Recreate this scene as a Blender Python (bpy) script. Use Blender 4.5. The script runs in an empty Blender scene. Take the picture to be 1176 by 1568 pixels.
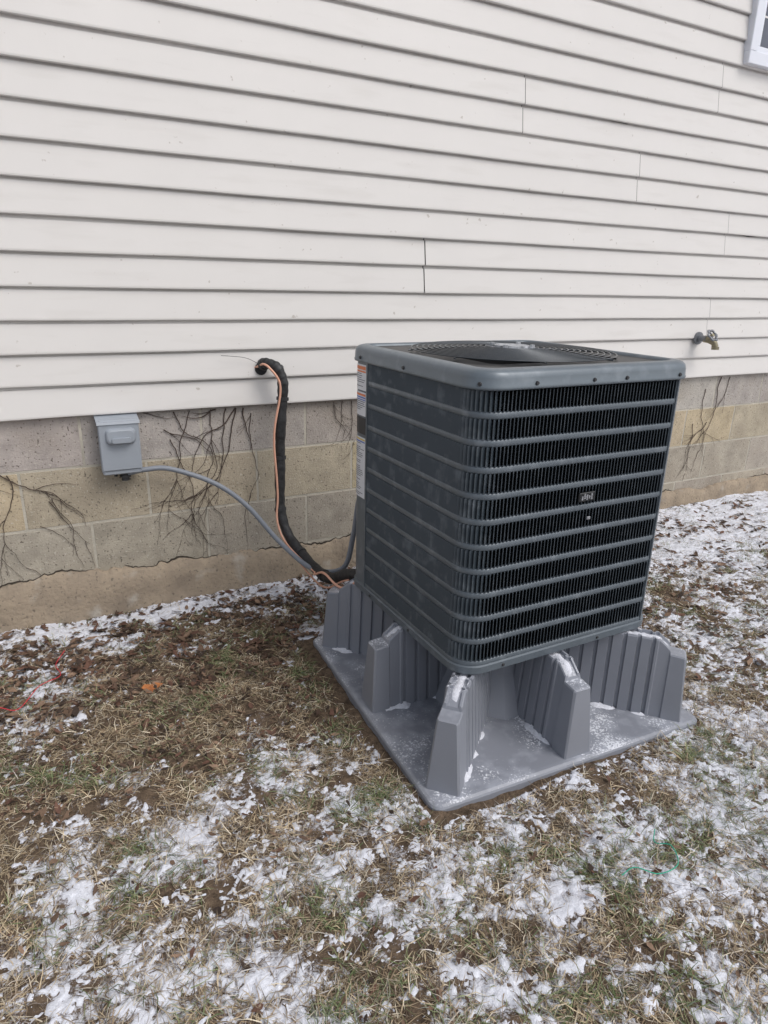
import bpy, math, random
import numpy as np
from mathutils import Vector, Matrix
random.seed(7); rng=np.random.default_rng(7)
sc=bpy.context.scene
sc.view_settings.view_transform='Standard'; sc.view_settings.look='None'; sc.view_settings.exposure=0

# ------------------------------------------------------------ materials
def mat(name,col,rough=0.6,metal=0.0,var=0.0,vscale=8.0,bump=0.0,bscale=60.0,col2=None,spec=0.5,attr=None,detail=6,dist=0.004):
    m=bpy.data.materials.new(name); m.use_nodes=True
    N=m.node_tree.nodes; L=m.node_tree.links
    b=N['Principled BSDF']
    b.inputs['Base Color'].default_value=(*col,1); b.inputs['Roughness'].default_value=rough
    b.inputs['Metallic'].default_value=metal; b.inputs['Specular IOR Level'].default_value=spec
    tc=N.new('ShaderNodeTexCoord')
    src=None
    if attr:
        a=N.new('ShaderNodeAttribute'); a.attribute_name=attr; src=a.outputs['Color']
    if var>0:
        n=N.new('ShaderNodeTexNoise'); n.inputs['Scale'].default_value=vscale; n.inputs['Detail'].default_value=detail
        n.inputs['Roughness'].default_value=0.65
        L.new(tc.outputs['Object'],n.inputs['Vector'])
        mx=N.new('ShaderNodeMix'); mx.data_type='RGBA'
        cr=N.new('ShaderNodeMapRange'); cr.inputs['From Min'].default_value=0.3; cr.inputs['From Max'].default_value=0.7
        L.new(n.outputs['Fac'],cr.inputs['Value'])
        if src is not None:
            mx.blend_type='MULTIPLY'; mx.inputs['Factor'].default_value=1
            mr=N.new('ShaderNodeMapRange'); mr.inputs['From Min'].default_value=0.3; mr.inputs['From Max'].default_value=0.7
            mr.inputs['To Min'].default_value=1-var; mr.inputs['To Max'].default_value=1+var*0.6
            L.new(n.outputs['Fac'],mr.inputs['Value'])
            cc=N.new('ShaderNodeCombineColor')
            for k in range(3): L.new(mr.outputs[0],cc.inputs[k])
            L.new(src,mx.inputs['A']); L.new(cc.outputs[0],mx.inputs['B'])
        else:
            c2=col2 if col2 else tuple(c*(1-var) for c in col)
            mx.inputs['A'].default_value=(*col,1); mx.inputs['B'].default_value=(*c2,1)
            L.new(cr.outputs[0],mx.inputs['Factor'])
        src=mx.outputs['Result']
    if src is not None: L.new(src,b.inputs['Base Color'])
    if bump>0:
        n2=N.new('ShaderNodeTexNoise'); n2.inputs['Scale'].default_value=bscale; n2.inputs['Detail'].default_value=8
        L.new(tc.outputs['Object'],n2.inputs['Vector'])
        bp=N.new('ShaderNodeBump'); bp.inputs['Strength'].default_value=bump; bp.inputs['Distance'].default_value=dist
        L.new(n2.outputs['Fac'],bp.inputs['Height']); L.new(bp.outputs[0],b.inputs['Normal'])
    return m
def overlay(m,col,fac_builder):
    N=m.node_tree.nodes;L=m.node_tree.links;bs=N['Principled BSDF']
    tc=N.new('ShaderNodeTexCoord'); fac=fac_builder(N,L,tc)
    mx=N.new('ShaderNodeMix');mx.data_type='RGBA';L.new(fac,mx.inputs['Factor'])
    lk=bs.inputs['Base Color'].links
    if lk: L.new(lk[0].from_socket,mx.inputs['A'])
    else: mx.inputs['A'].default_value=bs.inputs['Base Color'].default_value
    mx.inputs['B'].default_value=(*col,1); L.new(mx.outputs['Result'],bs.inputs['Base Color'])
def noise_fac(scale,lo,hi,detail=5,stretch=None,maxv=1.0):
    def fb(N,L,tc):
        n=N.new('ShaderNodeTexNoise'); n.inputs['Scale'].default_value=scale; n.inputs['Detail'].default_value=detail
        if stretch:
            mp=N.new('ShaderNodeMapping'); mp.inputs['Scale'].default_value=stretch; L.new(tc.outputs['Object'],mp.inputs['Vector']); L.new(mp.outputs[0],n.inputs['Vector'])
        else: L.new(tc.outputs['Object'],n.inputs['Vector'])
        mr=N.new('ShaderNodeMapRange');mr.inputs['From Min'].default_value=lo;mr.inputs['From Max'].default_value=hi;mr.inputs['To Max'].default_value=maxv
        L.new(n.outputs['Fac'],mr.inputs['Value']); return mr.outputs[0]
    return fb

# ------------------------------------------------------------ mesh helper
class MB:
    def __init__(s): s.v=[];s.f=[];s.mi=[];s.sm=[]
    def add(s,vs,fs,mi=0,smooth=False):
        o=len(s.v); s.v+= [tuple(v) for v in vs]
        for f in fs: s.f.append(tuple(i+o for i in f)); s.mi.append(mi); s.sm.append(smooth)
    def box(s,a,b,mi=0):
        x0,y0,z0=a;x1,y1,z1=b
        s.add([(x0,y0,z0),(x1,y0,z0),(x1,y1,z0),(x0,y1,z0),(x0,y0,z1),(x1,y0,z1),(x1,y1,z1),(x0,y1,z1)],
              [(0,3,2,1),(4,5,6,7),(0,1,5,4),(1,2,6,5),(2,3,7,6),(3,0,4,7)],mi)
    def bbox(s,a,b,c=0.004,mi=0):
        x0,y0,z0=a;x1,y1,z1=b
        def loop(i,z):
            x=[x0+i,x1-i];y=[y0+i,y1-i];k=c
            return [(x[0]+k,y[0],z),(x[1]-k,y[0],z),(x[1],y[0]+k,z),(x[1],y[1]-k,z),(x[1]-k,y[1],z),(x[0]+k,y[1],z),(x[0],y[1]-k,z),(x[0],y[0]+k,z)]
        vs=loop(c,z0)+loop(0,z0+c)+loop(0,z1-c)+loop(c,z1)
        fs=[tuple(range(7,-1,-1)),tuple(range(24,32))]
        for r in range(3):
            for i in range(8):
                j=(i+1)%8; fs.append((r*8+i,r*8+j,r*8+8+j,r*8+8+i))
        s.add(vs,fs,mi)
    def loft(s,rings,closed=True,cap0=False,cap1=False,mi=0,smooth=False):
        n=len(rings[0]); vs=[p for r in rings for p in r]; fs=[]
        for r in range(len(rings)-1):
            for i in range(n if closed else n-1):
                j=(i+1)%n; fs.append((r*n+i,r*n+j,(r+1)*n+j,(r+1)*n+i))
        s.add(vs,fs,mi,smooth)
        if cap0: s.add(rings[0],[tuple(range(n-1,-1,-1))],mi)
        if cap1: s.add(rings[-1],[tuple(range(n))],mi)
    def tube(s,pts,r,n=8,mi=0,cap=True,smooth=True):
        pts=[Vector(p) for p in pts]; rs=r if hasattr(r,'__len__') else [r]*len(pts)
        rings=[];u=None
        for i,p in enumerate(pts):
            t=(pts[min(i+1,len(pts)-1)]-pts[max(i-1,0)]).normalized()
            if u is None: u=t.orthogonal().normalized()
            u=(u-t*u.dot(t)); 
            if u.length<1e-6: u=t.orthogonal()
            u.normalize(); w=t.cross(u)
            rings.append([p+rs[i]*(math.cos(a)*u+math.sin(a)*w) for a in [2*math.pi*k/n for k in range(n)]])
        s.loft(rings,True,cap,cap,mi,smooth)
    def cyl(s,c,r,h,axis='z',n=24,mi=0,r2=None):
        d={'x':Vector((1,0,0)),'y':Vector((0,1,0)),'z':Vector((0,0,1))}[axis]
        c=Vector(c); s.tube([c,c+d*h],[r,r if r2 is None else r2],n,mi,smooth=False)
    def obj(s,name,mats,parent=None):
        me=bpy.data.meshes.new(name); me.from_pydata(s.v,[],s.f)
        for m in mats: me.materials.append(m)
        me.polygons.foreach_set('material_index',s.mi); me.polygons.foreach_set('use_smooth',s.sm); me.update()
        o=bpy.data.objects.new(name,me); sc.collection.objects.link(o)
        if parent: o.parent=parent
        return o
def empty(name,loc=(0,0,0)):
    o=bpy.data.objects.new(name,None); o.location=loc; sc.collection.objects.link(o); return o
def spline(P,n=10):
    P=[Vector(p) for p in P]; out=[]
    Q=[P[0]*2-P[1]]+P+[P[-1]*2-P[-2]]
    for i in range(1,len(Q)-2):
        a,b,c,d=Q[i-1:i+3]
        for k in range(n):
            t=k/n; out.append(0.5*((2*b)+(c-a)*t+(2*a-5*b+4*c-d)*t*t+(3*b-a-3*c+d)*t**3))
    out.append(P[-1]); return out

# ------------------------------------------------------------ numpy noise
PERM=rng.permutation(512); GA=rng.random(512)*2*math.pi
def pn(x,y):
    xi=np.floor(x).astype(int); yi=np.floor(y).astype(int); xf=x-xi; yf=y-yi
    def g(ix,iy,dx,dy):
        h=PERM[(PERM[ix%512]+iy)%512]; a=GA[h]; return np.cos(a)*dx+np.sin(a)*dy
    u=xf**3*(xf*(xf*6-15)+10); v=yf**3*(yf*(yf*6-15)+10)
    a=g(xi,yi,xf,yf); b=g(xi+1,yi,xf-1,yf); c=g(xi,yi+1,xf,yf-1); d=g(xi+1,yi+1,xf-1,yf-1)
    return (a*(1-u)+b*u)*(1-v)+(c*(1-u)+d*u)*v
def fbm(x,y,sc_,o=4,seed=0,g=0.55):
    r=0;a=1;f=1/sc_
    for i in range(o):
        r=r+a*pn(x*f+seed*17.3+i*5.1,y*f+seed*9.7+i*3.3); a*=g; f*=2.03
    return r*1.5

# ------------------------------------------------------------ ground & snow
def relief(x,y):
    return 0.012*fbm(x,y,0.5,3,1)+0.006*fbm(x,y,0.07,3,2)
def blob(x,y,cx,cy,rx,ry): return np.exp(-(((x-cx)/rx)**2+((y-cy)/ry)**2))
def snowbase(x,y):
    m=0.36*fbm(x,y,0.17,3,3)+0.25*fbm(x,y,0.6,2,5)
    b=-0.08-0.50*blob(x,y,0.44,-0.70,0.42,0.30)-0.26*blob(x,y,0.02,-0.93,0.5,0.30)
    b=b+0.60*blob(y,0,-0.09,0,0.05,9)*(x<1.2)
    b=b+0.14*(x>1.7)*(1/(1+np.exp(-(x-2.2)*3)))+0.7*blob(x,y,3.3,-0.35,1.3,0.28)
    b=b+0.14*blob(x,y,1.3,-1.75,0.5,0.25)+0.06*blob(x,y,0.2,-1.5,0.6,0.3)
    b=b-1.0*((x>0.745)&(x<1.68)&(y>-1.52)&(y<-0.55))
    return m+b
def snowmask(x,y):
    return snowbase(x,y)+0.46*fbm(x,y,0.055,3,4,0.6)+0.55*fbm(x,y,0.020,3,6,0.7)
def axis(lo,hi,segs):
    a=[]
    for s,e,d in segs: a+=list(np.arange(s,e,d))
    a.append(segs[-1][1])
    d=segs[-1][2]*2
    while a[-1]<hi: a.append(a[-1]+d); d*=1.35
    pre=[];d=segs[0][2]*2;c=a[0]
    while c>lo: c-=d; pre.append(c); d*=1.35
    return np.array(pre[::-1]+a)
XS=axis(-70,70,[(-0.6,2.1,0.005),(2.1,3.6,0.009),(3.6,5.2,0.02)])
YS=axis(-70,70,[(-2.25,0.05,0.005)])
def sheet(name,xs,ys,zf,m,attrf=None):
    X,Y=np.meshgrid(xs,ys); Z=zf(X,Y)
    nx,ny=len(xs),len(ys)
    co=np.stack([X,Y,Z],-1).reshape(-1,3).astype(np.float32)
    i=np.arange(nx*ny).reshape(ny,nx)
    q=np.stack([i[:-1,:-1],i[:-1,1:],i[1:,1:],i[1:,:-1]],-1).reshape(-1,4)
    me=bpy.data.meshes.new(name); me.vertices.add(len(co)); me.vertices.foreach_set('co',co.ravel())
    me.loops.add(q.size); me.loops.foreach_set('vertex_index',q.ravel().astype(np.int32))
    me.polygons.add(len(q)); me.polygons.foreach_set('loop_start',np.arange(0,q.size,4,dtype=np.int32))
    me.polygons.foreach_set('use_smooth',np.ones(len(q),bool))
    me.update(calc_edges=True); me.materials.append(m)
    if attrf is not None:
        at_=me.attributes.new('Frost','FLOAT','POINT'); at_.data.foreach_set('value',attrf(X,Y).ravel().astype(np.float32))
    o=bpy.data.objects.new(name,me); sc.collection.objects.link(o); return o
m_soil=mat('soil_and_thatch',(0.19,0.137,0.095),0.95,var=0.6,vscale=45,col2=(0.055,0.041,0.030),bump=1,bscale=220,dist=0.006,spec=0.1)
def frostfac(N,L,tc):
    a=N.new('ShaderNodeAttribute'); a.attribute_name='Frost'
    n=N.new('ShaderNodeTexNoise'); n.inputs['Scale'].default_value=130; n.inputs['Detail'].default_value=4; n.inputs['Roughness'].default_value=0.7
    L.new(tc.outputs['Object'],n.inputs['Vector'])
    s=N.new('ShaderNodeMath'); s.operation='ADD'; L.new(a.outputs['Fac'],s.inputs[0]); L.new(n.outputs['Fac'],s.inputs[1])
    mr=N.new('ShaderNodeMapRange');mr.inputs['From Min'].default_value=0.46;mr.inputs['From Max'].default_value=0.66;mr.inputs['To Max'].default_value=0.9
    L.new(s.outputs[0],mr.inputs['Value']); return mr.outputs[0]
overlay(m_soil,(0.70,0.71,0.77),frostfac)
m_snow=mat('snow',(0.80,0.82,0.89),0.75,var=0.1,vscale=120,col2=(0.60,0.61,0.66),bump=0.7,bscale=300,dist=0.004,spec=0.3)
ground=sheet('ground',XS,YS,relief,m_soil,lambda x,y: snowbase(x,y)*0.5+0.20*fbm(x,y,0.05,3,4)+0.0)
SH=0.016
def snowz(x,y):
    m=snowmask(x,y)
    h=np.clip((m-0.06)*SH,-0.010,0.0045)+0.0008*pn(x/0.012,y/0.012)
    return relief(x,y)+h
snow=sheet('snow',XS,YS[YS<0.3],snowz,m_snow)

def strips(name,P,Dir,Len,Wd,El,Curl,Col,m,seg=2):
    n=len(P); d=np.stack([np.cos(Dir)*np.cos(El),np.sin(Dir)*np.cos(El),np.sin(El)],-1)
    side=np.stack([-np.sin(Dir),np.cos(Dir),np.zeros(n)],-1)
    tw=rng.uniform(-0.7,0.7,n)[:,None]; side=side*np.cos(tw)+np.array([0,0,1.])*np.sin(tw)
    mid=P+d*(Len*0.5)[:,None]; side2=np.stack([-np.sin(Dir),np.cos(Dir),np.zeros(n)],-1)
    tip=P+d*Len[:,None]; tip[:,2]-=Curl*Len; tip+=side2*(rng.normal(0,0.18,n)*Len)[:,None]
    w=(Wd/2)[:,None]
    V=np.stack([P-side*w,P+side*w,mid+side*w*0.9,mid-side*w*0.9,tip],1).reshape(-1,3).astype(np.float32)
    b=np.arange(n)[:,None]*5
    loops=np.concatenate([b+np.array([0,1,2,3]),b+np.array([3,2,4])],1).ravel().astype(np.int32)
    ls=(np.arange(n)[:,None]*7+np.array([0,4])).ravel().astype(np.int32)
    me=bpy.data.meshes.new(name); me.vertices.add(len(V)); me.vertices.foreach_set('co',V.ravel())
    me.loops.add(len(loops)); me.loops.foreach_set('vertex_index',loops)
    me.polygons.add(len(ls)); me.polygons.foreach_set('loop_start',ls)
    me.update(calc_edges=True)
    ca=me.color_attributes.new('Col','FLOAT_COLOR','POINT')
    C=np.concatenate([np.repeat(Col,5,0),np.ones((n*5,1))],1).astype(np.float32); ca.data.foreach_set('color',C.ravel())
    me.materials.append(m); o=bpy.data.objects.new(name,me); sc.collection.objects.link(o); return o
def scatter(n,x0,x1,y0,y1):
    x=rng.uniform(x0,x1,n); y=rng.uniform(y0,y1,n); return x,y
def offpad(x,y): return ~((x>0.74)&(x<1.69)&(y>-1.535)&(y<-0.545))
m_grass=mat('grass_blades',(0.3,0.25,0.1),0.7,attr='Col',spec=0.2)
xs=[];ys=[]
for n,a in ((250000,(-0.5,1.9,-2.3,-0.02)),(90000,(1.6,4.2,-1.9,-0.02)),(20000,(4.2,8,-3,-0.02)),(30000,(-3,-0.5,-4,-0.02)),(30000,(-0.5,4,-4.5,-2.3))):
    x,y=scatter(n,*a); xs.append(x);ys.append(y)
x=np.concatenate(xs);y=np.concatenate(ys)
k=offpad(x,y); x,y=x[k],y[k]
sm=snowmask(x,y)
dens=fbm(x,y,0.12,3,8)
near_wall=1/(1+np.exp((-0.33-y)*18))
keep=(rng.random(len(x))<np.where(sm>0.06,0.52,1.0))&(rng.random(len(x))<(1-0.75*near_wall))&(rng.random(len(x))<0.70+1.2*dens)
x,y,sm=x[keep],y[keep],sm[keep]; n=len(x)
greenf=np.clip(0.03+0.70*fbm(x,y,0.22,3,11)+0.18*(x>1.4)+0.12*(y<-1.6),0.01,0.6)
r=rng.random(n)
pal=np.array([(0.46,0.37,0.245),(0.29,0.215,0.14),(0.60,0.53,0.41),(0.11,0.078,0.055)])
col=pal[rng.choice(4,n,p=[0.34,0.29,0.17,0.20])]
g=np.array([(0.12,0.16,0.07),(0.21,0.24,0.12)])[rng.integers(0,2,n)]
isg=r<greenf
col=np.where(isg[:,None],g,col)*rng.uniform(0.65,1.25,(n,1))*(1+0.30*np.clip(fbm(x,y,0.10,3,41),-1,1))[:,None]
fr_=np.clip((sm+0.12)*2.0,0,1)*rng.random(n)**2*0.7
col=col*(1-fr_[:,None])+np.array([0.72,0.73,0.78])*fr_[:,None]
P=np.stack([x,y,relief(x,y)+np.where(sm>0.06,0.002,0)],-1)
strips('grass',P,rng.uniform(0,2*math.pi,n),rng.uniform(0.015,0.055,n),rng.uniform(0.0010,0.0023,n),
       np.where(isg,rng.uniform(0.1,0.8,n),np.abs(rng.normal(0.10,0.25,n))),rng.uniform(0,0.25,n),col,m_grass)

def leaves(name,x,y,size,cols,m,lift=0.006):
    n=len(x); V=[];Fs=[];C=[]
    outline=[(-1,0),(-.55,.42),(-.1,.55),(.4,.40),(1,0),(.4,-.42),(-.1,-.5),(-.6,-.38)]
    z=relief(x,y)+np.maximum(0,np.clip((snowmask(x,y)-0.06)*SH,0,0.005))
    for i in range(n):
        a=random.uniform(0,6.28); s=size[i]; asp=random.uniform(0.4,1.0); cu=random.uniform(-0.5,0.9); tx=random.uniform(-.35,.35); ty=random.uniform(-.35,.35)
        o=len(V); ca,sa=math.cos(a),math.sin(a); hh=random.uniform(0.3,1.4)*lift
        V.append((x[i],y[i],z[i]+hh))
        for (u,v) in outline:
            u*=random.uniform(.6,1.2);v*=random.uniform(.5,1.3)
            zz=cu*v*v*s*asp+0.3*cu*u*u*s+tx*u*s+ty*v*s
            uu,vv=u*s,v*s*asp
            V.append((x[i]+uu*ca-vv*sa,y[i]+uu*sa+vv*ca,max(z[i]+hh+zz,z[i]+0.001)))
        for k in range(8): Fs.append((o,o+1+k,o+1+(k+1)%8))
        c=cols[i]; C+= [c]*9
    me=bpy.data.meshes.new(name); me.from_pydata(V,[],Fs)
    ca_=me.color_attributes.new('Col','FLOAT_COLOR','POINT')
    ca_.data.foreach_set('color',np.concatenate([np.array(C),np.ones((len(C),1))],1).astype(np.float32).ravel())
    me.materials.append(m); me.update(); o=bpy.data.objects.new(name,me); sc.collection.objects.link(o); return o
m_leaf=mat('dead_leaf',(0.1,0.05,0.03),0.75,attr='Col',var=0.3,vscale=120,spec=0.25)
X=[];Y=[];S=[]
def addl(n,a,s0,s1,prob=None):
    x,y=scatter(n,*a); k=offpad(x,y)
    if prob is not None: k&=rng.random(n)<prob(x,y)
    x,y=x[k],y[k]; X.append(x);Y.append(y);S.append(rng.uniform(s0,s1,len(x)))
addl(8000,(-0.9,1.3,-0.66,-0.03),0.008,0.024,lambda x,y: np.clip(0.55+1.3*fbm(x,y,0.12,3,31),0.05,1)*(0.35+0.65*(y<-0.14)))
addl(2800,(-0.9,0.8,-1.1,-0.5),0.005,0.019,lambda x,y: np.clip(0.5+1.3*fbm(x,y,0.12,3,32),0.05,1))
addl(4600,(1.55,4.5,-1.4,-0.1),0.008,0.026,lambda x,y: np.clip(0.5+1.3*fbm(x,y,0.2,3,33),0.05,1))
addl(3400,(-0.5,2.6,-2.3,-0.6),0.004,0.015,lambda x,y: np.clip(0.35+1.8*fbm(x,y,0.15,3,34),0.02,1))
addl(300,(-3,6,-4,-2.2),0.008,0.02)
X=np.concatenate(X);Y=np.concatenate(Y);S=np.concatenate(S)
lp=np.array([(0.105,0.067,0.048),(0.17,0.11,0.075),(0.06,0.042,0.033),(0.24,0.16,0.11),(0.13,0.07,0.05)])
lc=lp[rng.integers(0,5,len(X))]*rng.uniform(0.7,1.2,(len(X),1))
X=np.append(X,[0.233,0.218]);Y=np.append(Y,[-0.617,-0.632]);S=np.append(S,[0.040,0.03]);lc=np.vstack([lc,[0.45,0.17,0.06],[0.36,0.14,0.06]])
leaves('dead_leaves',X,Y,S,[tuple(c) for c in lc],m_leaf,0.008)

m_red=mat('red_string',(0.65,0.04,0.06),0.6); m_grn=mat('green_string',(0.03,0.36,0.24),0.6)
def gstring(name,pts,m,r=0.0016,lift=0.022):
    p=[(a,b,float(relief(np.array(a),np.array(b)))+lift+0.006*math.sin(i*2.1)) for i,(a,b) in enumerate(pts)]
    b=MB(); b.tube(spline(p,8),r,5); return b.obj(name,[m])
gstring('red_string',[(-0.313,-0.604),(-0.21,-0.555),(-0.149,-0.575),(-0.087,-0.486),(-0.025,-0.447),(-0.034,-0.348),(-0.002,-0.269)],m_red,0.0013)
gstring('green_string',[(1.02,-1.835),(1.054,-1.839),(1.096,-1.87),(1.158,-1.87),(1.184,-1.829),(1.168,-1.798),(1.189,-1.777)],m_grn,0.0013)

# ------------------------------------------------------------ house
house=empty('house')
S0=0.7786; E=0.108
WX0,WX1=-6.5,8.5
m_sid=mat('vinyl_siding',(0.725,0.700,0.672),0.5,var=0.04,vscale=2.2,bump=0.12,bscale=25,spec=0.35,dist=0.002)
overlay(m_sid,(0.53,0.50,0.46),noise_fac(3.0,0.55,0.8,6,(1,1,6),0.35))
overlay(m_sid,(0.30,0.25,0.20),noise_fac(38,0.73,0.78,2,None,0.5))
m_back=mat('siding_backing',(0.04,0.036,0.032),0.9)
seams={0:[-2.1,5.6],2:[-0.95,3.392],4:[1.548,5.1],6:[-1.6,3.423],8:[2.717,-1.2],10:[2.002,-2.4],12:[3.191,-0.7],14:[0.9,4.4],16:[2.2,-1.5],18:[3.6]}
b=MB()
K=46
for k in range(0,K,2):
    cuts=sorted(seams.get(k,[random.uniform(-4,0),random.uniform(1,5)]))
    edges=[WX0]+cuts+[WX1]
    for s in range(len(edges)-1):
        xa=edges[s]+(0.0020 if s else 0); xb=edges[s+1]-(0.0020 if s<len(edges)-2 else 0)
        off=-0.0016*(s%2)
        nseg=max(2,int((xb-xa)/0.2))
        gx=np.linspace(xa,xb,nseg+1)
        for kk in (k,k+1):
            z=S0+kk*E
            prof=[(0.010,z+0.001),(-0.012,z-0.0015),(-0.0160,z+0.0015),(-0.0164,z+0.007),(-0.0040,z+E-0.0105),(0.004,z+E-0.0095),(0.005,z+E+0.004)]
            rings=[]
            for gxx in gx:
                wob=0.0010*math.sin(gxx*1.7+kk*2.3)+0.0007*math.sin(gxx*4.1+kk)+0.0005*math.sin(gxx*11+kk*3)
                rings.append([(gxx,py+off+wob,pz+wob*0.9) for py,pz in prof])
            b.loft(rings,closed=False,smooth=False)
b.obj('siding',[m_sid],house)
b=MB(); b.box((WX0,0.0062,S0+0.002),(WX1,0.02,S0+K*E)); b.obj('siding_backing',[m_back],house)
m_blk=mat('concrete_block',(0.4,0.36,0.3),0.95,attr='Col',var=0.28,vscale=10,bump=0.9,bscale=170,spec=0.15,detail=12,dist=0.003)
overlay(m_blk,(0.22,0.185,0.145),noise_fac(5,0.52,0.75,8,None,0.6))
overlay(m_blk,(0.62,0.58,0.50),noise_fac(90,0.60,0.72,3,None,0.6))
overlay(m_blk,(0.10,0.085,0.07),noise_fac(110,0.62,0.70,2,None,0.8))
m_mort=mat('mortar',(0.56,0.52,0.44),0.95,var=0.3,vscale=20,bump=0.6,bscale=150,spec=0.1,dist=0.003)
b=MB(); cols=[]
BW,BH=0.430,0.218
zr=[(-0.065,0.367,(0.41,0.365,0.30)),(0.153,0.152,(0.42,0.375,0.31)),(0.371,0.367,(0.51,0.43,0.30)),(0.589,0.152,(0.45,0.41,0.37))]
for z0,xo,c in zr:
    z1=min(z0+BH,S0-0.001); h=0.0036
    n0=int((WX0-xo)//BW)+1
    x=xo+n0*BW
    while x+BW<WX1:
        f=random.uniform(0.92,1.08); cc=tuple(q*f*random.uniform(0.98,1.02) for q in c)
        if c[0]>0.5 and random.random()<0.2: cc=tuple(0.5*(a+q) for a,q in zip(cc,(0.40,0.36,0.30)))
        a=(x+h,0.0108,z0+h); e=(x+BW-h,0.03,z1-h); k=0.002
        vs=[(a[0],0.0135,a[2]),(e[0],0.0135,a[2]),(e[0],0.0135,e[2]),(a[0],0.0135,e[2]),(a[0]+k,a[1],a[2]+k),(e[0]-k,a[1],a[2]+k),(e[0]-k,a[1],e[2]-k),(a[0]+k,a[1],e[2]-k)]
        b.add(vs,[(4,5,6,7),(0,1,5,4),(1,2,6,5),(2,3,7,6),(3,0,4,7)])
        cols+= [(*cc,1)]*8
        x+=BW
o=b.obj('foundation_blocks',[m_blk],house)
ca=o.data.color_attributes.new('Col','FLOAT_COLOR','POINT'); ca.data.foreach_set('color',np.array(cols,dtype=np.float32).ravel())
b=MB(); b.box((WX0,0.0122,-0.3),(WX1,0.3,S0-0.002)); b.obj('foundation_mortar',[m_mort],house)
m_par=mat('parging',(0.40,0.325,0.24),0.95,var=0.45,vscale=7,col2=(0.25,0.205,0.16),bump=0.9,bscale=70,spec=0.1,dist=0.006)
overlay(m_par,(0.13,0.11,0.09),noise_fac(80,0.60,0.72,3,None,0.8))
overlay(m_par,(0.50,0.47,0.42),noise_fac(12,0.58,0.75,6,None,0.6))
b=MB(); gx=np.arange(-6.4,8.4,0.010)
top=0.172-0.020*np.clip((gx+0.2),0,1.2)+0.024*fbm(gx,gx*0+3,0.25,4,21)+0.010*fbm(gx,gx*0+5,0.03,2,22)
top=np.where(gx>2.2,0.095+0.022*fbm(gx,gx*0+7,0.3,4,25)+0.008*fbm(gx,gx*0+1,0.04,2,27),top)
rings=[]
for xx,t in zip(gx,top):
    th=0.018+0.005*math.sin(xx*9)+0.003*math.sin(xx*37)
    rings.append([(xx,0.0130,t+0.001),(xx,0.0105-th*0.4,t),(xx,0.010-th,t-0.005),(xx,0.006-th,t*0.5),(xx,0.0-th,-0.05)])
b.loft(rings,closed=False,smooth=True); b.obj('parging',[m_par],house)
m_crk=mat('crack',(0.05,0.04,0.03),0.9)
b=MB()
pts=[(xx,0.0098,t+0.003+0.003*math.sin(xx*31)) for xx,t in zip(gx,top)]
s=0
while s<len(pts)-80:
    l=random.randint(15,70); rs=[0.0034*math.sin(math.pi*(i+0.5)/l)**0.5*(0.7+0.5*random.random()) for i in range(l)]
    if random.random()<0.85: b.tube(pts[s:s+l],rs,5)
    s+=l+random.randint(0,12)
b.obj('foundation_crack',[m_crk],house)
m_roof=mat('roof_shingles',(0.07,0.065,0.06),0.9,var=0.4,vscale=14,bump=0.5,bscale=60)
b=MB(); zt=S0+K*E
b.box((WX0+0.001,0.021,0.4),(WX1-0.001,8,zt-0.01),0)
ov=0.4
b.add([(WX0-.3,-ov,zt),(WX1+.3,-ov,zt),(WX1+.3,4,zt+2),(WX0-.3,4,zt+2),(WX0-.3,8+ov,zt),(WX1+.3,8+ov,zt)],[(0,1,2,3),(3,2,5,4),(0,4,5,1)],1)
b.add([(WX0,0.02,zt),(WX0,8,zt),(WX0,4,zt+1.9)],[(0,1,2)],0); b.add([(WX1,0.02,zt),(WX1,8,zt),(WX1,4,zt+1.9)],[(0,2,1)],0)
b.obj('walls_and_roof',[m_sid,m_roof],house)
m_vinyl=mat('white_vinyl',(0.78,0.80,0.86),0.35,var=0.03,vscale=4)
m_glass=mat('window_glass',(0.03,0.035,0.05),0.05,spec=0.8,var=0.5,vscale=2,col2=(0.10,0.11,0.15))
b=MB(); wx,wz,ww,wh=3.315,2.298,0.95,1.35
fr=0.055
def frame(x0,z0,x1,z1,t,ya,yb,mi):
    b.bbox((x0,ya,z0),(x1,yb,z0+t),0.003,mi); b.bbox((x0,ya,z1-t),(x1,yb,z1),0.003,mi)
    b.bbox((x0,ya+0.0005,z0+t-0.001),(x0+t,yb,z1-t+0.001),0.003,mi); b.bbox((x1-t,ya+0.0005,z0+t-0.001),(x1,yb,z1-t+0.001),0.003,mi)
frame(wx,wz,wx+ww,wz+wh,fr,-0.045,0.0,0)
frame(wx+fr-.002,wz+fr-.002,wx+ww-fr+.002,wz+wh/2,0.030,-0.034,0.0,0)
frame(wx+fr-.002,wz+wh/2-0.01,wx+ww-fr+.002,wz+wh-fr+.002,0.030,-0.026,0.0,0)
b.box((wx+fr,-0.018,wz+fr),(wx+ww-fr,-0.015,wz+wh-fr),1)
b.obj('window',[m_vinyl,m_glass],house)

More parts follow.
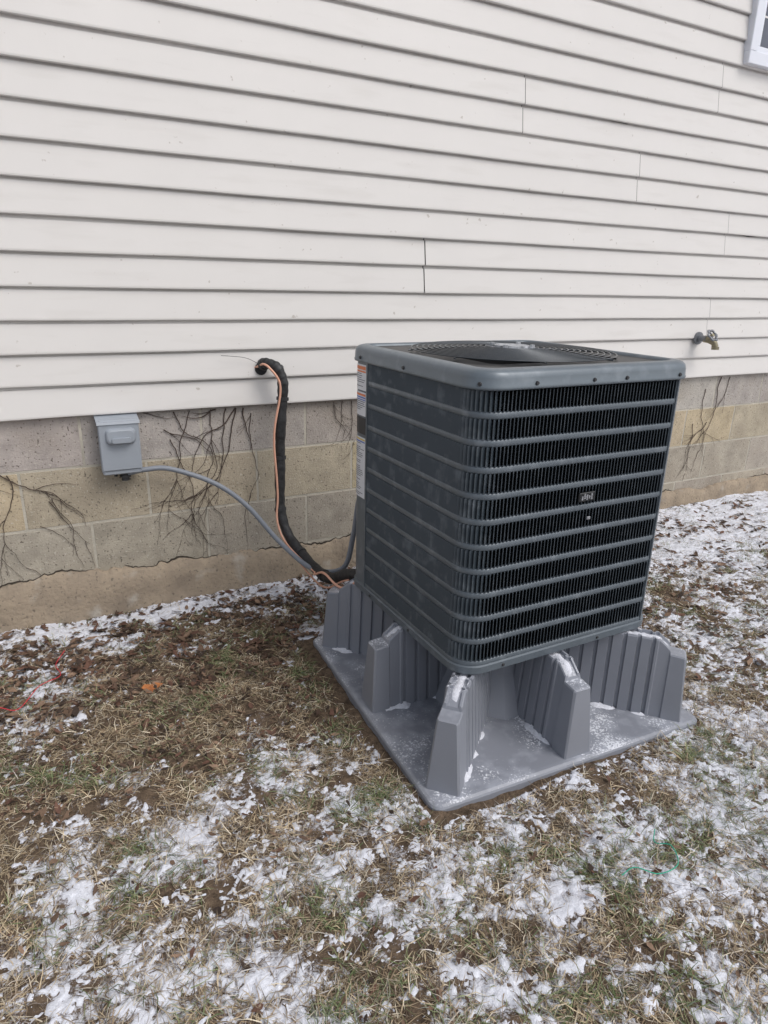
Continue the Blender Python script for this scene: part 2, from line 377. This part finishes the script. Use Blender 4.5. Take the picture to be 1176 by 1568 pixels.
# ------------------------------------------------------------ dead vines
m_vine=mat('dead_vine',(0.085,0.058,0.046),0.85,var=0.4,vscale=60)
b=MB()
def vine(x,z,ang,L,r,depth=0):
    pts=[];rs=[];n=max(4,int(L/0.010)); a0=ang
    for i in range(n+1):
        pts.append((x,0.008-r,z)); rs.append(max(0.0005,r*(1-0.75*i/n)))
        ang+=random.gauss(0,0.15)-0.06*(ang-a0); x+=0.010*math.cos(ang); z+=0.010*math.sin(ang)
        if z>S0-0.006: ang=-abs(ang); z=S0-0.008
        if z<0.15: break
        if depth<2 and random.random()<0.060: vine(x,z,ang+random.choice((-1,1))*random.uniform(0.3,0.7),L*random.uniform(0.25,0.6),r*0.6,depth+1)
    if len(pts)>2: b.tube(pts,rs[:len(pts)],5)
for (x,z,a,L,r) in [(-0.13,0.60,-1.2,0.38,0.0023),(-0.10,0.58,-1.35,0.38,0.0020),(-0.22,0.57,0.0,0.18,0.0013),(0.02,0.47,-1.15,0.22,0.0019),(0.03,0.48,-1.35,0.30,0.0015),(-0.02,0.38,-0.9,0.16,0.0014),(-0.28,0.55,0.4,0.2,0.0012),
    (0.72,0.765,-2.3,0.34,0.0028),(0.68,0.765,-2.0,0.46,0.0024),(0.62,0.765,-1.7,0.48,0.0022),(0.54,0.765,-1.8,0.50,0.0020),(0.48,0.765,-1.3,0.46,0.0022),(0.72,0.765,-1.75,0.40,0.0028),(0.46,0.66,-1.5,0.42,0.002),
    (0.44,0.70,-0.8,0.30,0.002),(0.78,0.74,-1.45,0.4,0.0018),(0.64,0.764,-3.0,0.14,0.003),(0.75,0.763,-1.6,0.18,0.003),(1.14,0.765,-1.3,0.20,0.0018),(1.18,0.765,-1.6,0.18,0.0016),(1.22,0.765,-1.5,0.22,0.0018),(0.37,0.768,-0.1,0.12,0.0018),
    (3.62,0.765,-1.75,0.45,0.0026),(3.50,0.7,-1.5,0.48,0.0022),(3.56,0.5,-1.8,0.35,0.002),(3.70,0.76,-1.9,0.3,0.002),(3.44,0.5,-1.6,0.3,0.0018)]:
    vine(x,z+0.004,a,L,r)
b.obj('dead_vine',[m_vine])

# ------------------------------------------------------------ electrical box + conduit
m_box=mat('painted_steel',(0.33,0.36,0.40),0.45,var=0.08,vscale=12,spec=0.5)
m_cond=mat('conduit_grey',(0.23,0.25,0.285),0.5,var=0.1,vscale=40)
m_dark=mat('dark_metal',(0.03,0.03,0.032),0.5)
eb=empty('electrical_disconnect_box',(0.021,0,0.007))
b=MB()
b.bbox((0.186,-0.060,0.558),(0.318,-0.002,0.758),0.004)
b.loft([[(0.180,-0.066,0.752),(0.180,0.0,0.770),(0.180,0.0,0.764),(0.180,-0.070,0.744)],[(0.325,-0.066,0.752),(0.325,0.0,0.770),(0.325,0.0,0.764),(0.325,-0.070,0.744)]],True,True,True)
b.bbox((0.184,-0.066,0.575),(0.321,-0.0602,0.746),0.003)
b.obj('enclosure',[m_box],eb)
b=MB(); 
def rr(cx,cz,w,h,r,y,n=5):
    o=[]
    for (sx,sz,a0) in ((1,1,0),(-1,1,90),(-1,-1,180),(1,-1,270)):
        for k in range(n+1):
            a=math.radians(a0+90*k/n); o.append((cx+sx*(w/2-r)+r*math.cos(a),y,cz+sz*(h/2-r)+r*math.sin(a)))
    return o
b.loft([rr(0.256,0.700,0.104,0.060,0.018,-0.0655),rr(0.256,0.700,0.094,0.050,0.018,-0.078),rr(0.256,0.700,0.086,0.042,0.016,-0.080)],True,False,True,smooth=False)
b.loft([rr(0.256,0.688,0.066,0.018,0.006,-0.079),rr(0.256,0.688,0.064,0.016,0.006,-0.090)],True,False,True)
b.obj('cover_handle',[m_box],eb)
b=MB(); b.cyl((0.262,-0.033,0.528),0.014,0.032,'z',12); b.cyl((0.262,-0.033,0.540),0.019,0.008,'z',6); b.cyl((0.23,-0.03,0.545),0.006,0.015,'z',8)
b.obj('conduit_fitting',[m_dark],eb)
cp=spline([(0.262,-0.033,0.545),(0.275,-0.035,0.553),(0.33,-0.04,0.562),(0.423,-0.05,0.557),(0.578,-0.08,0.490),(0.691,-0.12,0.394),(0.792,-0.2,0.255),(0.870,-0.35,0.185),(0.931,-0.5,0.235),(0.935,-0.58,0.392),(0.930,-0.64,0.553),(0.945,-0.70,0.60)],14)
b=MB(); rs=[0.0095+0.0003*(i%2) for i in range(len(cp))]; b.tube(cp,rs,12); b.obj('flexible_conduit',[m_cond],eb)

# ------------------------------------------------------------ refrigerant line
m_foam=mat('black_foam_insulation',(0.012,0.012,0.013),0.55,var=0.5,vscale=50,col2=(0.035,0.035,0.036),bump=0.9,bscale=45,dist=0.005)
m_wire=mat('orange_wire',(0.74,0.40,0.28),0.5)
rl=empty('refrigerant_line',(0.023,0,0.007))
lp_=spline([(0.795,0.03,0.905),(0.800,-0.01,0.922),(0.812,-0.045,0.935),(0.838,-0.07,0.925),(0.858,-0.085,0.885),(0.860,-0.085,0.82),(0.848,-0.085,0.70),(0.842,-0.085,0.569),(0.834,-0.095,0.42),(0.833,-0.11,0.328),(0.850,-0.18,0.240),(0.880,-0.34,0.185),(0.885,-0.48,0.196),(0.900,-0.59,0.250),(0.925,-0.69,0.290)],12)
b=MB(); rs=[0.0205+0.0014*math.sin(i*0.37)+0.0010*math.sin(i*1.1) for i in range(len(lp_))]; b.tube(lp_,rs,14); b.obj('insulated_pipe',[m_foam],rl)
b=MB(); wp=[]
for i,p in enumerate(lp_[8:]):
    wp.append(p+Vector((-0.023+0.008*math.sin(i*0.16),-0.015,0)))
wp[-34:]=[p+Vector((-0.016,-0.02,0.006+0.034*math.sin(j*0.19))) for j,p in enumerate(wp[-34:])]
b.tube(wp,0.0046,6)
w2=[p+Vector((-0.014,-0.01,-0.026-0.012*math.sin(j*0.12))) for j,p in enumerate(lp_[-46:-8])]; b.tube(w2,0.0038,6)
b.obj('thermostat_wire',[m_wire],rl)
b=MB()
for i in (18,40,62,84,104,125,140):
    p=lp_[min(i,len(lp_)-2)]; q=lp_[min(i+1,len(lp_)-1)]; d=(q-p).normalized()*0.006; b.tube([p-d,p+d],[0.0243,0.0243],12)
b.obj('cable_tie',[m_dark],rl)
b=MB(); b.tube(spline([(0.80,-0.016,0.925),(0.74,-0.03,0.955),(0.68,-0.035,0.965),(0.64,-0.03,0.968)],6),0.0010,5); b.obj('loose_wire',[m_dark],rl)
b=MB(); b.cyl((0.797,-0.022,0.912),0.024,0.03,'y',14); b.obj('wall_sealant',[m_foam],rl)

# ------------------------------------------------------------ faucet
m_brass=mat('weathered_brass',(0.36,0.32,0.22),0.45,0.7,var=0.3,vscale=60)
m_pew=mat('grey_metal',(0.25,0.26,0.28),0.5,0.5,var=0.3,vscale=60)
fa=empty('outdoor_faucet')
b=MB(); fx,fz=3.325,0.995
b.cyl((fx,-0.026,fz),0.034,0.012,'y',16,0); b.cyl((fx,-0.075,fz),0.017,0.06,'y',12,0)
b.tube([(fx,-0.06,fz),(fx+0.01,-0.085,fz-0.004),(fx+0.03,-0.10,fz-0.018),(fx+0.04,-0.105,fz-0.04)],[0.019,0.019,0.017,0.017],12,1)
b.cyl((fx+0.04,-0.106,fz-0.055),0.020,0.016,'z',10,1)
b.tube([(fx,-0.075,fz),(fx-0.005,-0.105,fz+0.020)],[0.012,0.009],8,1)
b.obj('valve_body',[m_pew,m_brass],fa)
b=MB()
hub=Vector((fx-0.006,-0.110,fz+0.022)); ax=Vector((0,-0.8,0.6)); e1=Vector((1,0,0)); e2=ax.cross(e1)
ring=[]
for k in range(37):
    a=2*math.pi*k/36; rad=0.030+0.004*math.cos(6*a); ring.append(hub+e1*rad*math.cos(a)+e2*rad*math.sin(a))
b.tube(ring,0.006,6,0,cap=False)
for k in range(3):
    a=2*math.pi*k/3; q=(e1*math.cos(a)+e2*math.sin(a))*0.030; b.tube([hub,hub+q],0.0045,5,0)
b.tube([hub-ax*0.004,hub+ax*0.006],0.009,8,1)
b.obj('handle',[m_pew,m_brass],fa)

# ------------------------------------------------------------ riser pad
m_pad=mat('grey_plastic',(0.245,0.258,0.295),0.38,var=0.1,vscale=5,bump=0.15,bscale=300,spec=0.55,dist=0.001)
def dustfac(lo,hi,scale,maxv=1.0):
    def fb(N,L,tc):
        n1=N.new('ShaderNodeTexNoise'); n1.inputs['Scale'].default_value=scale; n1.inputs['Detail'].default_value=3
        n2=N.new('ShaderNodeTexNoise'); n2.inputs['Scale'].default_value=7; n2.inputs['Detail'].default_value=4
        L.new(tc.outputs['Object'],n1.inputs['Vector']);L.new(tc.outputs['Object'],n2.inputs['Vector'])
        geo=N.new('ShaderNodeNewGeometry'); sp=N.new('ShaderNodeSeparateXYZ'); L.new(geo.outputs['Normal'],sp.inputs[0])
        a=N.new('ShaderNodeMath');a.operation='ADD';L.new(n1.outputs['Fac'],a.inputs[0]);L.new(n2.outputs['Fac'],a.inputs[1])
        mr=N.new('ShaderNodeMapRange');mr.inputs['From Min'].default_value=lo;mr.inputs['From Max'].default_value=hi;mr.inputs['To Max'].default_value=maxv;L.new(a.outputs[0],mr.inputs['Value'])
        up=N.new('ShaderNodeMapRange');up.inputs['From Min'].default_value=0.7;up.inputs['From Max'].default_value=0.95;L.new(sp.outputs['Z'],up.inputs['Value'])
        mu=N.new('ShaderNodeMath');mu.operation='MULTIPLY';L.new(mr.outputs[0],mu.inputs[0]);L.new(up.outputs[0],mu.inputs[1]); return mu.outputs[0]
    return fb
overlay(m_pad,(0.44,0.46,0.52),dustfac(0.90,1.22,25,0.55))
overlay(m_pad,(0.78,0.80,0.85),dustfac(1.12,1.22,190,0.85))
pad=empty('equipment_riser_stand')
PH=-0.0486; O=Vector((0.7526,-1.4847,0)); PA,PB=0.925,0.924
ex=Vector((math.cos(PH),math.sin(PH),0)); ey=Vector((-math.sin(PH),math.cos(PH),0))
PC=O+ex*PA/2+ey*PB/2
def rrect(cx,cy,w,h,r,z,n=6,ex=Vector((1,0,0)),ey=Vector((0,1,0))):
    o=[]
    for (sx,sy,a0) in ((1,1,0),(-1,1,90),(-1,-1,180),(1,-1,270)):
        for k in range(n+1):
            a=math.radians(a0+90*k/n); p=ex*(sx*(w/2-r)+r*math.cos(a))+ey*(sy*(h/2-r)+r*math.sin(a)); o.append((cx+p.x,cy+p.y,z))
    return o
b=MB()
P_=lambda d,z,r: rrect(PC.x,PC.y,PA-2*d,PB-2*d,r,z,6,ex,ey)
b.loft([P_(0,-0.01,0.03),P_(0,0.014,0.03),P_(0.003,0.019,0.03),P_(0.010,0.023,0.026),P_(0.018,0.024,0.022)],True,False,True,smooth=False)
b.obj('base_plate',[m_pad],pad)
ZT=0.275
bs=MB()
def fin(d,Lo,Li,name,wt=0.029,wb=0.046):
    b=MB(); d=d.normalized(); sd=Vector((-d.y,d.x,0)); zb=0.0235
    def ring(u,ht,dt,dw,gr):
        c=PC+d*u; t=wt+dw; w=wb+dw
        g=max(0.006,t-0.008)
        return [c+sd*w+Vector((0,0,zb)),c+sd*t+Vector((0,0,ht-0.004)),c+sd*(t-0.003)+Vector((0,0,ht)),c+sd*g+Vector((0,0,ht)),c+sd*(g-0.002)+Vector((0,0,ht-gr)),
           c-sd*(g-0.002)+Vector((0,0,ht-gr)),c-sd*g+Vector((0,0,ht)),c-sd*(t-0.003)+Vector((0,0,ht)),c-sd*t+Vector((0,0,ht-0.004)),c-sd*w+Vector((0,0,zb))]
    st=[]
    h0=0.230
    r0=ring(Lo,h0-0.003,0,-0.005,0.0); 
    rb=[Vector(p) for p in r0]
    for i in (0,9): rb[i]=rb[i]+d*0.012
    rmid=ring(Lo-0.006,h0,0,0,0.0)
    for i in (0,9): rmid[i]=rmid[i]+d*0.014
    st+= [rb,rmid,ring(Lo-0.045,h0+0.004,0,0,0.0),ring(Lo-0.048,h0+0.018,0,-0.004,0.006),ring(Lo-0.080,ZT,0,-0.004,0.008),ring(Lo-0.083,ZT,0,0,0.008)]
    u=Lo-0.090
    while u>Li:
        st.append(ring(u,ZT,0,0,0.008)); st.append(ring(u-0.003,ZT,0,-0.008,0.008)); st.append(ring(u-0.010,ZT,0,-0.008,0.008)); st.append(ring(u-0.013,ZT,0,0,0.008))
        u-=0.040
    b.loft(st,closed=False)
    b.add(st[0],[tuple(range(10))])
    b.obj(name,[m_pad],pad)
    pts=[]
    def hh(q): 
        a=Lo-q
        return h0+0.004 if a<0.046 else (h0+0.016 if a<0.05 else (h0+0.016+(ZT-h0-0.016)*min(1,(a-0.05)/0.031)))
    for q in np.arange(Lo-0.052,Lo-0.22,-0.008):
        w=0.011+0.004*random.random(); c=PC+d*q; z=hh(q)-0.002
        pts.append([c+sd*w+Vector((0,0,z-0.009)),c+sd*w*0.5+Vector((0,0,z-0.005+0.006*random.random())),c-sd*w*0.4+Vector((0,0,z-0.004+0.006*random.random())),c-sd*w+Vector((0,0,z-0.009))])
    bs.loft(pts,closed=False,smooth=True)
    for sg in (1,-1):
        pts=[]
        for q in np.arange(Lo-0.03,Li+0.05,-0.008):
            w=max(0.0,0.011*float(pn(np.array(q*22+sg*3.3+d.x*9),np.array(d.y*7.7)))*1.6+0.003+0.002*random.random()); c=PC+d*q+sd*sg*(wb-0.004)
            pts.append([c+Vector((0,0,zb-0.002+w*1.1)),c+sd*sg*w*0.8+Vector((0,0,zb+w*0.5)),c+sd*sg*(w*2.0+0.0005)+Vector((0,0,zb-0.001))])
        bs.loft(pts,closed=False,smooth=True)
for i,(sx,sy) in enumerate(((-1,-1),(1,-1),(1,1),(-1,1))):
    fin(ex*sx+ey*sy,0.578,0.12,'corner_leg_%d'%(i+1))
for i,(sx,sy) in enumerate(((0,-1),(1,0),(0,1),(-1,0))):
    fin(ex*sx+ey*sy,0.432,0.12,'side_leg_%d'%(i+1))
b=MB()
def oct_(r,z): return [PC+Vector((r*math.cos(a),r*math.sin(a),z)) for a in [PH+math.radians(22.5+45*k) for k in range(8)]]
b.loft([oct_(0.25,0.0235),oct_(0.19,0.14),oct_(0.17,0.262)],True,False,True); b.obj('centre_hub',[m_pad],pad)
bs.obj('snow_in_channels',[m_snow],pad)

# ------------------------------------------------------------ condenser unit
ac=empty('air_conditioner_condenser')
m_paint=mat('dark_grey_paint',(0.062,0.079,0.095),0.36,0.1,var=0.12,vscale=9,spec=0.6)
overlay(m_paint,(0.26,0.29,0.32),noise_fac(26,0.52,0.80,8,None,0.45))
m_lid=mat('lid_paint',(0.140,0.168,0.192),0.36,0.15,var=0.10,vscale=6,bump=0.05,bscale=300,spec=0.6,dist=0.001)
overlay(m_lid,(0.34,0.37,0.40),noise_fac(18,0.56,0.80,8,None,0.35))
m_black=mat('black_guard',(0.010,0.011,0.012),0.4,var=0.2,vscale=20)
m_coil=mat('coil_fins',(0.028,0.032,0.036),0.5,0.3,var=0.5,vscale=150)
overlay(m_coil,(0.15,0.165,0.18),noise_fac(40,0.55,0.85,6,(1,1,0.6),0.5))
x0,x1,y0,y1=0.9005,1.602,-1.352,-0.662; R=0.072
z0,zr_=0.277,1.029
def path(off=0.0):
    r=R+off; X0,X1,Y0,Y1=x0-off,x1+off,y0-off,y1+off
    P=[]
    def arc(cx,cy,a0,n=10):
        for k in range(n+1):
            a=math.radians(a0+90*k/n); P.append(Vector((cx+r*math.cos(a),cy+r*math.sin(a),0)))
    arc(X0+r,Y0+r,180); arc(X1-r,Y0+r,270); arc(X1-r,Y1-r,0); arc(X0+r,Y1-r,90)
    return P
Ls=(y1-y0)-2*R; La=math.pi/2*R; Lf=(x1-x0)-2*R
def at(s,off=0.0):
    if s<Ls: p=Vector((x0,y1-R-s,0)); n=Vector((-1,0,0)); t=Vector((0,-1,0))
    elif s<Ls+La:
        a=math.pi+(s-Ls)/R; n=Vector((math.cos(a),math.sin(a),0)); p=Vector((x0+R,y0+R,0))+n*R; t=Vector((-n.y,n.x,0))
    elif s<Ls+La+Lf: p=Vector((x0+R+(s-Ls-La),y0,0)); n=Vector((0,-1,0)); t=Vector((1,0,0))
    else:
        a=1.5*math.pi+(s-Ls-La-Lf)/R; n=Vector((math.cos(a),math.sin(a),0)); p=Vector((x1-R,y0+R,0))+n*R; t=Vector((-n.y,n.x,0))
    return p+n*off,n,t
SA,SB=0.048,Ls+La+Lf+0.026
zA,zB=z0+0.030,zr_+0.002
rows=11; rh=(zB-zA)/rows
b=MB(); pitch=0.0112; ncol=int((SB-SA)/pitch)
for c in range(ncol+1):
    s=SA+0.006+c*pitch
    if s>SB-0.006: break
    p,n,t=at(s); d=(n*0.74-t*0.67); e=Vector((-d.y,d.x,0))*0.0009
    for r in range(rows):
        a=zA+r*rh+0.007; z=zA+(r+1)*rh-0.007
        q0=p-n*0.0075+t*0.004; q1=q0+d*0.0135
        def vv(q,zz): return Vector((q.x,q.y,zz))
        vs=[vv(q0-e,a-0.004),vv(q1-e,a+0.003),vv(q1+e,a+0.003),vv(q0+e,a-0.004),vv(q0-e,z+0.004),vv(q1-e,z-0.003),vv(q1+e,z-0.003),vv(q0+e,z+0.004)]
        b.add(vs,[(0,1,5,4),(1,2,6,5),(2,3,7,6),(3,0,4,7),(0,3,2,1),(4,5,6,7)])
b.obj('louvers',[m_paint],ac)
b=MB(); ss=list(np.arange(SA,SB,0.0112))+[SB]
for r in range(0,rows+1):
    zc=zA+r*rh; hb=0.0084
    prof=[(-0.008,-hb-0.001),(-0.0012,-hb),(0.0004,-hb+0.003),(0.0008,0),(0.0004,hb-0.003),(-0.0012,hb),(-0.008,hb+0.001)]
    rings=[]
    for s in ss:
        p,n,t=at(s); rings.append([Vector((p.x,p.y,zc+dz))+n*o for o,dz in prof])
    b.loft(rings,closed=False,smooth=True)
m_band=mat('band_paint',(0.118,0.141,0.163),0.36,0.15,var=0.1,vscale=9,spec=0.6)
overlay(m_band,(0.32,0.35,0.38),noise_fac(26,0.55,0.80,8,None,0.4))
b.obj('grille_bands',[m_band],ac)
b=MB(); pc=path(-0.024)
b.loft([[Vector((p.x,p.y,z0+0.01)) for p in pc],[Vector((p.x,p.y,zr_)) for p in pc]],True)
zz=zA
while zz<zB:
    b.loft([[Vector((p.x,p.y,zz)) for p in path(-0.0238)],[Vector((p.x,p.y,zz+0.001)) for p in path(-0.014)],[Vector((p.x,p.y,zz+0.0022)) for p in path(-0.014)],[Vector((p.x,p.y,zz+0.0032)) for p in path(-0.0238)]],True)
    zz+=0.0085
b.obj('coil',[m_coil],ac)
b=MB()
front=[at(q)[0] for q in np.linspace(SB-0.001,Ls+La+Lf+La,8)]
rest=[Vector((x1,y1-R,0))]
for k in range(11):
    a=math.radians(90*k/10); rest.append(Vector((x1-R+R*math.cos(a),y1-R+R*math.sin(a),0)))
for k in range(11):
    a=math.radians(90+90*k/10); rest.append(Vector((x0+R+R*math.cos(a),y1-R+R*math.sin(a),0)))
rest+= [at(q)[0] for q in (0.01,0.025,SA+0.001)]
skin=front+rest
b.loft([[Vector((p.x,p.y,z0+0.01)) for p in skin],[Vector((p.x,p.y,zr_)) for p in skin]],closed=False,smooth=True)
for s,sg in ((SA,1),(SB,-1)):
    p,n,t=at(s); q=p+t*0.007*sg
    b.loft([[Vector((p.x,p.y,z))+n*0.003,Vector((q.x,q.y,z))+n*0.003,Vector((q.x,q.y,z))-n*0.01,Vector((p.x,p.y,z))-n*0.01] for z in (zA-0.005,zB)],True)
b.obj('corner_posts',[m_band],ac)
b=MB()
def lift(off,z): return [Vector((p.x,p.y,z)) for p in path(off)]
b.loft([lift(-0.03,z0+0.001),lift(0.002,z0),lift(0.005,z0+0.003),lift(0.005,z0+0.022),lift(0.0,z0+0.025),lift(-0.02,z0+0.026)],True,True,False)
b.obj('base_pan',[m_band],ac)
b=MB()
ZL=zr_
prof=[(-0.02,ZL-0.002),(0.003,ZL-0.005),(0.010,ZL-0.004),(0.012,ZL+0.001),(0.0095,ZL+0.005),(0.0085,ZL+0.022),(0.006,ZL+0.032),(0.000,ZL+0.038),(-0.010,ZL+0.0415),(-0.022,ZL+0.0425),(-0.032,ZL+0.042),(-0.035,ZL+0.039),(-0.038,ZL+0.034)]
b.loft([lift(o,z) for o,z in prof],True,smooth=True)
b.obj('lid_rim',[m_lid],ac)
cx,cy=(x0+x1)/2,(y0+y1)/2; RG=0.290
b=MB()
po=path(-0.0375)
ringo=[Vector((p.x,p.y,ZL+0.0350)) for p in po]
ringi=[]
for p in po:
    a=math.atan2(p.y-cy,p.x-cx); ringi.append(Vector((cx+RG*math.cos(a),cy+RG*math.sin(a),ZL+0.036)))
ringd=[Vector((p.x,p.y,ZL-0.08)) for p in ringi]
b.loft([ringo,ringi,ringd],True); b.obj('top_deck',[m_black],ac)
m_well=mat('fan_well_grey',(0.035,0.038,0.042),0.6)
b=MB()
b.add([Vector((cx+0.3*math.cos(a),cy+0.3*math.sin(a),ZL-0.078)) for a in np.linspace(0,2*math.pi,49)[:-1]],[tuple(range(48))])
b.obj('fan_well',[m_well],ac)
m_guard=mat('guard_wire',(0.085,0.095,0.105),0.28,0.5,spec=0.8)
b=MB()
def gz(r): return ZL+0.046+0.010*(1-(r/RG)**2)
rads=np.arange(0.075,RG+0.008,0.0165)
for r in rads:
    b.tube([(cx+r*math.cos(a),cy+r*math.sin(a),gz(r)) for a in np.linspace(0,2*math.pi,73)],0.0018,6,cap=False)
for k in range(8):
    a0=2*math.pi*k/8+0.2
    b.tube([(cx+r*math.cos(a0+(r-0.07)*0.9),cy+r*math.sin(a0+(r-0.07)*0.9),gz(r)-0.003) for r in np.linspace(0.05,RG+0.01,10)],0.0024,6)
b.obj('fan_guard',[m_guard],ac)
m_dusty=mat('snow_dusted_metal',(0.12,0.13,0.14),0.5,var=0.9,vscale=45,col2=(0.6,0.62,0.65))
b=MB(); b.cyl((cx,cy,gz(0)-0.010),0.078,0.008,'z',32); b.cyl((cx,cy,gz(0)-0.002),0.05,0.006,'z',32)
for k in range(4):
    a=k*math.pi/2+0.6; b.cyl((cx+0.06*math.cos(a),cy+0.06*math.sin(a),gz(0)-0.002),0.007,0.010,'z',8)
b.obj('motor_mount',[m_dusty],ac)
m_blade=mat('fan_blade_grey',(0.05,0.055,0.06),0.4,0.2)
b=MB()
for k in range(3):
    a0=k*2*math.pi/3; r_=[]
    for r in (0.06,0.15,0.25):
        r_.append([Vector((cx+r*math.cos(a0+w),cy+r*math.sin(a0+w),ZL-0.015-0.03*w)) for w in (-0.35,0,0.35)])
    b.loft(r_,closed=False,smooth=True)
b.obj('fan_blades',[m_blade],ac)
b=MB()
for s in (0.02,0.28,Ls+0.05,Ls+La+0.08,Ls+La+0.26,Ls+La+0.37,SB-0.02):
    p,n,t=at(s,0.0095); p.z=ZL+0.009; b.tube([p,p+n*0.004],[0.0055,0.004],8)
for s in (0.1,0.35,Ls+La+0.06,Ls+La+0.4):
    p,n,t=at(s,0.005); p.z=z0+0.012; b.tube([p,p+n*0.003],[0.005,0.0035],8)
b.obj('screws',[m_dark],ac)
m_lab=mat('label_white',(0.72,0.73,0.76),0.5,var=0.05,vscale=30); m_org=mat('label_orange',(0.75,0.22,0.08),0.5); m_blu=mat('label_blue',(0.12,0.18,0.5),0.5); m_ink=mat('label_ink',(0.12,0.12,0.14),0.5); m_yel=mat('label_yellow',(0.7,0.5,0.08),0.5)
m_badge=mat('badge_letters',(0.40,0.41,0.43),0.4,var=0.6,vscale=250,col2=(0.10,0.10,0.11))
b=MB()
bx,bz=1.229,0.721
b.bbox((bx,y0-0.010,bz),(bx+0.057,y0-0.004,bz+0.025),0.002,0)
for i in range(5): b.box((bx+0.009+i*0.008,y0-0.0112,bz+0.005+0.003*(i%2)),(bx+0.014+i*0.008,y0-0.0098,bz+0.016+0.003*((i*2)%3)),1)
b.bbox((1.268,y0-0.009,0.668),(1.280,y0-0.004,0.676),0.001,1)
b.obj('badge',[m_black,m_badge],ac)
b=MB()
def skinpt(s,off=0.0):
    if s>=0: p,n,t=at(s); return p+n*off
    a=math.pi+s/R; n=Vector((math.cos(a),math.sin(a),0)); return Vector((x0+R,y1-R,0))+n*(R+off)
def zm(z): return z0+(z-0.272)*1.03
def lab(sa,sb,za,zb,off,mi):
    q=[skinpt(s,off) for s in np.linspace(sa,sb,9)]
    b.loft([[Vector((p.x,p.y,zm(za))) for p in q],[Vector((p.x,p.y,zm(zb))) for p in q]],closed=False,mi=mi,smooth=True)
def label(zt_,zb_,lines,head):
    lab(-0.075,0.043,zb_,zt_,0.0012,0)
    z=zt_-0.005
    for mi,h in head: lab(-0.073,0.041,z-h,z,0.0018,mi); z-=h+0.003
    while z>zb_+0.008:
        if random.random()<0.85: lab(-0.070,random.uniform(0.0,0.038),z-0.0020,z,0.0018,3)
        z-=0.0060
label(0.990,0.915,0,[(1,0.010),(1,0.005)])
label(0.910,0.840,0,[(1,0.006),(2,0.004),(2,0.003)])
lab(-0.075,0.043,0.785,0.835,0.0012,4)
label(0.775,0.585,0,[(5,0.004),(2,0.004)])
b.obj('warning_labels',[m_lab,m_org,m_blu,m_ink,m_dark,m_yel],ac)

# ------------------------------------------------------------ light
w=bpy.data.worlds.new("World"); sc.world=w; w.use_nodes=True
N=w.node_tree.nodes; L=w.node_tree.links; bg=N['Background']
sk=N.new('ShaderNodeTexSky'); sk.sky_type='NISHITA'; sk.sun_disc=False
EL=math.radians(52); AZ=math.radians(150)
sk.sun_elevation=EL; sk.sun_rotation=AZ; sk.air_density=1.0; sk.dust_density=3.0
hs=N.new('ShaderNodeHueSaturation'); hs.inputs['Saturation'].default_value=0.42; hs.inputs['Value'].default_value=1.1
L.new(sk.outputs[0],hs.inputs['Color']); L.new(hs.outputs[0],bg.inputs['Color']); bg.inputs['Strength'].default_value=0.148
sl=bpy.data.lights.new('sun','SUN'); sl.energy=1.05; sl.angle=math.radians(30); sl.color=(1,0.975,0.95)
so=bpy.data.objects.new('sun',sl); sc.collection.objects.link(so)
sd=Vector((math.sin(AZ)*math.cos(EL),math.cos(AZ)*math.cos(EL),math.sin(EL)))
so.rotation_euler=sd.to_track_quat('Z','Y').to_euler(); so.location=(0,-5,8)

# ------------------------------------------------------------ camera
cam=bpy.data.cameras.new('camera'); co=bpy.data.objects.new('camera',cam); sc.collection.objects.link(co)
yaw,pit,rol=0.4945,0.3316,0.0248
f=Vector((math.sin(yaw)*math.cos(pit),math.cos(yaw)*math.cos(pit),-math.sin(pit)))
r=Vector((math.cos(yaw),-math.sin(yaw),0)); u=r.cross(f)
r2=r*math.cos(rol)+u*math.sin(rol); u2=-r*math.sin(rol)+u*math.cos(rol)
M=Matrix((( r2.x,u2.x,-f.x,-0.0044),(r2.y,u2.y,-f.y,-2.5859),(r2.z,u2.z,-f.z,1.2551),(0,0,0,1)))
co.matrix_world=M
cam.sensor_fit='HORIZONTAL'; cam.sensor_width=36; cam.lens=36*1028.79/1176; cam.clip_start=0.05; cam.clip_end=500
sc.camera=co
